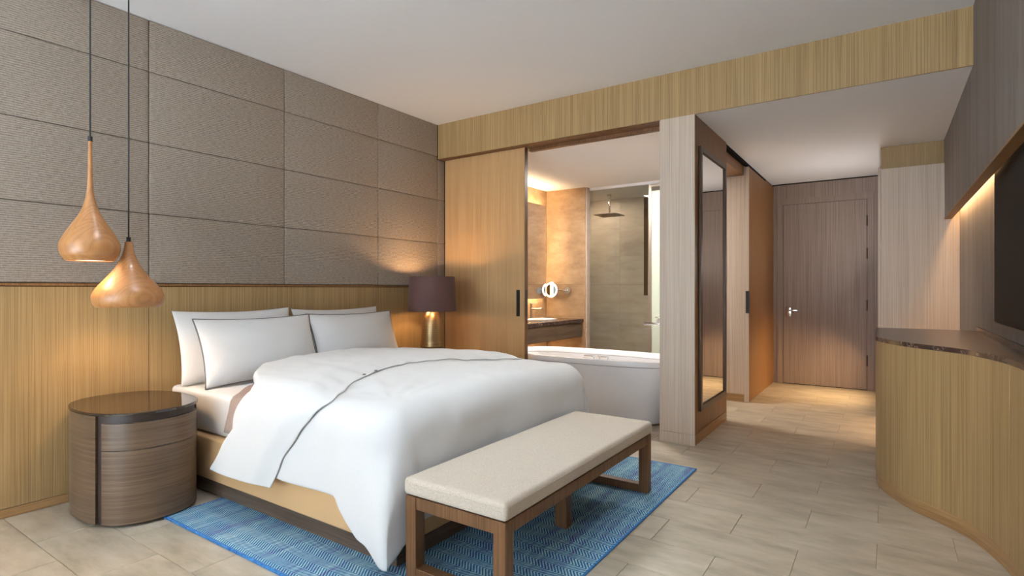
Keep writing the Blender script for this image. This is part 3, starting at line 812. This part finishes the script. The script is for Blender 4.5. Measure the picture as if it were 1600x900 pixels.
ti = inset(allp, -0.004)
obj('marble_top', MB().prism([(ti[0][0], 5.205)] + ti[1:] + [(XB, 1.0), (XB, 5.205)], 0.9185, 0.944), 'marble', cs, True, 30)
obj('upstand', box(4.505, 4.5195, 1.0, 5.2, 0.9445, 0.972), 'marble', cs)
tv = thing('television', 'large dark flat television in the niche above the console', 'television', (4.49, 3.3, 1.04))
obj('casing', box(4.482, 4.5185, 2.45, 4.16, 1.040, 1.985, bev=0.003, seg=1), 'black', tv)
obj('screen', box(4.476, 4.4815, 2.456, 4.154, 1.062, 1.980, bev=0.001, seg=1), 'tv_glass', tv)
obj('lower_bezel', box(4.4755, 4.4815, 2.456, 4.154, 1.041, 1.0605), 'bronze', tv)

# ------------------------------------------------------------------ bathroom furniture
tb = thing('bathtub', 'white freestanding bathtub seen between the sliding panel and the pillar', 'bathtub', (1.50, 5.05, 0))
def sup(cx, cy, a, b, z, n=72, e=3.0):
    out = []
    for i in range(n):
        t = 2 * PI * i / n; c, s_ = math.cos(t), math.sin(t)
        out.append((cx + a * math.copysign(abs(c) ** (2 / e), c), cy + b * math.copysign(abs(s_) ** (2 / e), s_), z))
    return out
tcx, tcy, ta, tbb = 1.485, 5.055, 0.925, 0.425
shell_ = [(0.86, 0.80, 0.022), (0.90, 0.84, 0.10), (0.95, 0.92, 0.35), (0.985, 0.98, 0.54)]
obj('tub_shell', MB().loops([sup(tcx, tcy, ta * a, tbb * b, z) for a, b, z in shell_] + [sup(tcx, tcy, ta * 0.9, tbb * 0.86, 0.54), sup(tcx, tcy, ta * 0.6, tbb * 0.6, 0.12)], True, True), 'ceramic', tb, True, 35)
rim_p = [(0.975, 0.97, 0.5415), (1.0, 1.0, 0.546), (1.003, 1.005, 0.575), (0.995, 0.99, 0.593), (0.965, 0.93, 0.598), (0.945, 0.89, 0.590), (0.915, 0.84, 0.545)]
obj('tub_rim', MB().loops([sup(tcx, tcy, ta * a, tbb * b, z) for a, b, z in rim_p + [(0.93, 0.85, 0.5415)]], True, False, True), 'ceramic', tb, True, 50)
obj('tub_base', MB().loops([sup(tcx, tcy, ta * 0.84, tbb * 0.78, 0.001), sup(tcx, tcy, ta * 0.84, tbb * 0.78, 0.0215)]), 'steel', tb)
inn = [(0.91, 0.83, 0.541), (0.86, 0.74, 0.42), (0.78, 0.66, 0.24), (0.62, 0.50, 0.15)]
obj('tub_basin', MB().loops([sup(tcx, tcy, ta * a, tbb * b, z) for a, b, z in reversed(inn)], True, False).loops([sup(tcx, tcy, ta * 0.62, tbb * 0.5, 0.15), sup(tcx, tcy, ta * 0.05, tbb * 0.05, 0.145)]), 'ceramic', tb, True, 60)
yb_ = tcy + tbb * 0.83
obj('overflow_fitting', MB().box(1.25, 1.37, yb_ - 0.034, yb_ + 0.004, 0.480, 0.528, bev=0.006).box(1.445, 1.53, yb_ - 0.034, yb_ + 0.004, 0.480, 0.528, bev=0.006).cyl((1.408, yb_ - 0.036, 0.504), (1.408, yb_ + 0.004, 0.504), 0.026, 20), 'chrome', tb, True, 40)
tf = thing('tub_filler', 'chrome floor standing tub filler beside the right end of the bathtub', 'faucet', (2.07, 5.56, 0))
obj('column', MB().lathe([(0.0, 0.001), (0.05, 0.001), (0.05, 0.01), (0.024, 0.014), (0.024, 0.93), (0.0, 0.935)], 2.075, 5.555, 20, False), 'chrome', tf, True, 40)
obj('spout', MB().box(1.865, 2.085, 5.538, 5.572, 0.868, 0.896, bev=0.006), 'chrome', tf, True, 40)
obj('mixer', MB().cyl((2.03, 5.51, 0.915), (2.03, 5.60, 0.915), 0.02, 16).box(1.99, 2.04, 5.535, 5.575, 0.945, 0.957, bev=0.004), 'chrome', tf, True, 40)
va = thing('vanity', 'wall hung brown vanity with a dark marble top beyond the sliding panel', 'vanity', (0.29, 5.9, 0.6))
obj('cabinet', box(0.0, 0.562, 5.2, 6.66, 0.612, 0.799, bev=0.003, seg=1), 'stand', va)
for a, b in ((5.205, 5.93), (5.934, 6.655)):
    obj('drawer_front', box(0.562, 0.580, a, b, 0.607, 0.797, bev=0.002, seg=1), 'plinth', va)
obj('marble_top', box(0.0, 0.592, 5.19, 6.675, 0.80, 0.845, bev=0.003, seg=1), 'marble', va)
obj('basin', MB().loops([sup(0.30, 6.0, a, b, z, 36, 4) for a, b, z in ((0.17, 0.26, 0.8455), (0.175, 0.265, 0.862), (0.165, 0.255, 0.862), (0.14, 0.23, 0.8465))], True, False, True), 'ceramic', va, True, 40)
bf = thing('basin_faucet', 'slim chrome basin faucet standing on the vanity top', 'faucet', (0.09, 6.22, 0.846))
obj('faucet_body', MB().cyl((0.10, 6.13, 0.8455), (0.10, 6.13, 1.05), 0.016, 16), 'steel', bf, True, 40)
obj('faucet_spout', MB().tube([(0.10, 6.13, 0.985), (0.26, 6.13, 0.985)], 0.012, 12).cyl((0.235, 6.13, 0.985), (0.265, 6.13, 0.985), 0.017, 12), 'steel', bf, True, 40)
obj('faucet_lever', box(0.085, 0.20, 6.12, 6.14, 1.051, 1.063, bev=0.003), 'steel', bf)
bm_ = thing('vanity_mirror', 'backlit mirror on the stone wall above the vanity', 'mirror', (0.06, 5.8, 1.1))
obj('mirror_glass', box(0.122, 0.130, 5.15, 6.455, 1.115, 2.375), 'mirror', bm_)
obj('backing', box(0.001, 0.122, 5.20, 6.41, 1.16, 2.33), 'bronze', bm_)
obj('light_strip', MB().box(0.06, 0.10, 5.20, 6.41, 2.331, 2.337).box(0.06, 0.10, 5.20, 6.41, 1.152, 1.159).box(0.06, 0.10, 6.411, 6.418, 1.16, 2.33), 'led', bm_)
mm = thing('magnifying_mirror', 'round lighted shaving mirror on a chrome arm above the vanity', 'mirror', (0.16, 6.60, 1.1))
def disc_ring(cx, cy, cz, r0, r1, y0, y1, n=40):
    # ring facing -Y, slightly turned
    R = []
    for r, y in ((r0, y0), (r1, y0), (r1, y1), (r0, y1)):
        R.append([(cx + r * math.cos(2 * PI * j / n), y, cz + r * math.sin(2 * PI * j / n)) for j in range(n)])
    return MB().loops(R, True, False, True)
mcx, mcz, mcy = 0.148, 1.232, 6.56
obj('mirror_rim', disc_ring(mcx, mcy, mcz, 0.084, 0.110, mcy + 0.004, mcy + 0.028), 'chrome', mm, True, 40)
obj('ring_light', disc_ring(mcx, mcy, mcz, 0.080, 0.102, mcy - 0.002, mcy + 0.005), 'ring_glow', mm, True, 40)
obj('mirror_face', MB().cyl((mcx, mcy + 0.002, mcz), (mcx, mcy + 0.026, mcz), 0.082, 40), 'mirror', mm, True, 40)
obj('wall_mount', MB().cyl((0.355, 6.66, 1.222), (0.355, 6.6995, 1.222), 0.045, 28), 'chrome', mm, True, 40)
obj('arm', MB().tube([(0.355, 6.66, 1.222), (0.340, 6.625, 1.225), (0.26, 6.605, 1.230), (0.265, 6.59, 1.232), (0.25, 6.575, 1.232)], 0.010, 10), 'chrome', mm, True, 40)
sh = thing('rain_shower', 'square rain shower head hanging from the bathroom ceiling', 'shower', (0.62, 7.42, 2.3))
obj('shower_plate', box(0.46, 0.80, 7.25, 7.59, 2.312, 2.326, bev=0.003), 'steel', sh)
obj('ceiling_arm', MB().cyl((0.635, 7.42, 2.326), (0.635, 7.42, 2.612), 0.014, 14), 'chrome', sh, True)
obj('ceiling_rose', MB().cyl((0.635, 7.42, 2.602), (0.635, 7.42, 2.6195), 0.035, 20), 'chrome', sh, True, 40)
sc = thing('shower_screen', 'clear glass shower screen with slim steel posts behind the tub', 'screen', (1.1, 6.82, 0))
obj('glass_panel', box(0.625, 1.452, 6.818, 6.826, 0.002, 2.58), 'clear', sc)
obj('steel_post', box(1.453, 1.487, 6.805, 6.835, 0.002, 2.584), 'steel', sc)
obj('door_panel', box(1.488, 1.60, 6.812, 6.820, 0.002, 2.50), 'window_reflection', sc)
obj('steel_post', box(1.601, 1.635, 6.805, 6.835, 0.002, 2.584), 'steel', sc)
obj('top_bar', box(1.487, 1.60, 6.808, 6.832, 2.55, 2.584), 'steel', sc)

# ------------------------------------------------------------------ lamps built into the rooms, and added fill
area('niche_led', (4.492, 2.4, 1.985), (0, 0, 0), 0.03, 8.0, 22, WARM)
area('niche_led', (4.492, 5.3, 1.985), (0, 0, 0), 0.03, 2.2, 15, WARM)
area('vanity_led_up', (0.07, 5.9, 2.345), (PI, 0, 0), 0.03, 1.3, 9, (1.0, 0.72, 0.42))
area('vanity_led_side', (0.07, 6.425, 1.75), (-PI / 2, 0, 0), 0.04, 1.25, 6, (1.0, 0.72, 0.42))
area('vanity_led_down', (0.07, 5.9, 1.145), (0, 0, 0), 0.03, 1.3, 5, (1.0, 0.72, 0.42))
area('under_vanity_led', (0.20, 5.9, 0.595), (0, 0, 0), 0.05, 1.3, 6, WARM)
area('bath_fill', (1.3, 5.7, 2.60), (0, 0, 0), 0.5, 0.5, 60, (0.98, 0.95, 0.90))  # added overhead fill to brighten the bathroom
area('shower_downlight', (0.35, 7.35, 2.60), (0, 0, 0), 0.12, 0.12, 10, (1.0, 0.84, 0.66))
area('hall_toe_light', (3.885, 7.35, 0.55), (0, math.radians(48), 0), 0.6, 0.9, 20, (1.0, 0.70, 0.38), math.radians(125))
area('hall_fill_up', (3.885, 7.0, 1.6), (0, math.radians(125), 0), 0.3, 1.0, 14, (0.95, 0.93, 0.90))  # added fill for the hall ceiling, left wall and door
area('console_end_light', (4.25, 5.9, 0.5), (0, math.radians(55), 0), 0.3, 0.6, 6, WARM)

# added fill: unseen downlights in the bedroom ceiling that brighten the bed
def fill_light(label, x, y, watts, color, deg=100):
    t = thing('ceiling_fill_light', label, 'lamp', (x, y, 2.99), 'added fill lights over the bed foot')
    obj('trim_ring', disc_flat(x, y), 'white_paint', t, True, 40)
    obj('lens', MB().lathe([(0.0, 2.992), (0.055, 2.992), (0.055, 2.996), (0.0, 2.996)], x, y, 24, False), 'glow', t)
    spot('fill_light', (x, y, 2.985), watts, color, deg, 0.06)
def disc_flat(x, y, z0=2.988, z1=2.9995, r0=0.056, r1=0.075, n=32):
    R = [[(x + r * math.cos(2 * PI * j / n), y + r * math.sin(2 * PI * j / n), z) for j in range(n)] for r, z in ((r0, z0), (r1, z0 + 0.003), (r1, z1), (r0, z1))]
    return MB().loops(R, True, False, True)
fill_light('added unseen downlight over the near corner of the bed', 1.35, 1.55, 66, (0.84, 0.92, 1.0))
fill_light('added unseen downlight over the bench at the bed foot', 2.55, 2.15, 66, (0.84, 0.92, 1.0))
fill_light('added unseen downlight over the floor before the console', 3.45, 2.75, 66, (0.84, 0.92, 1.0))
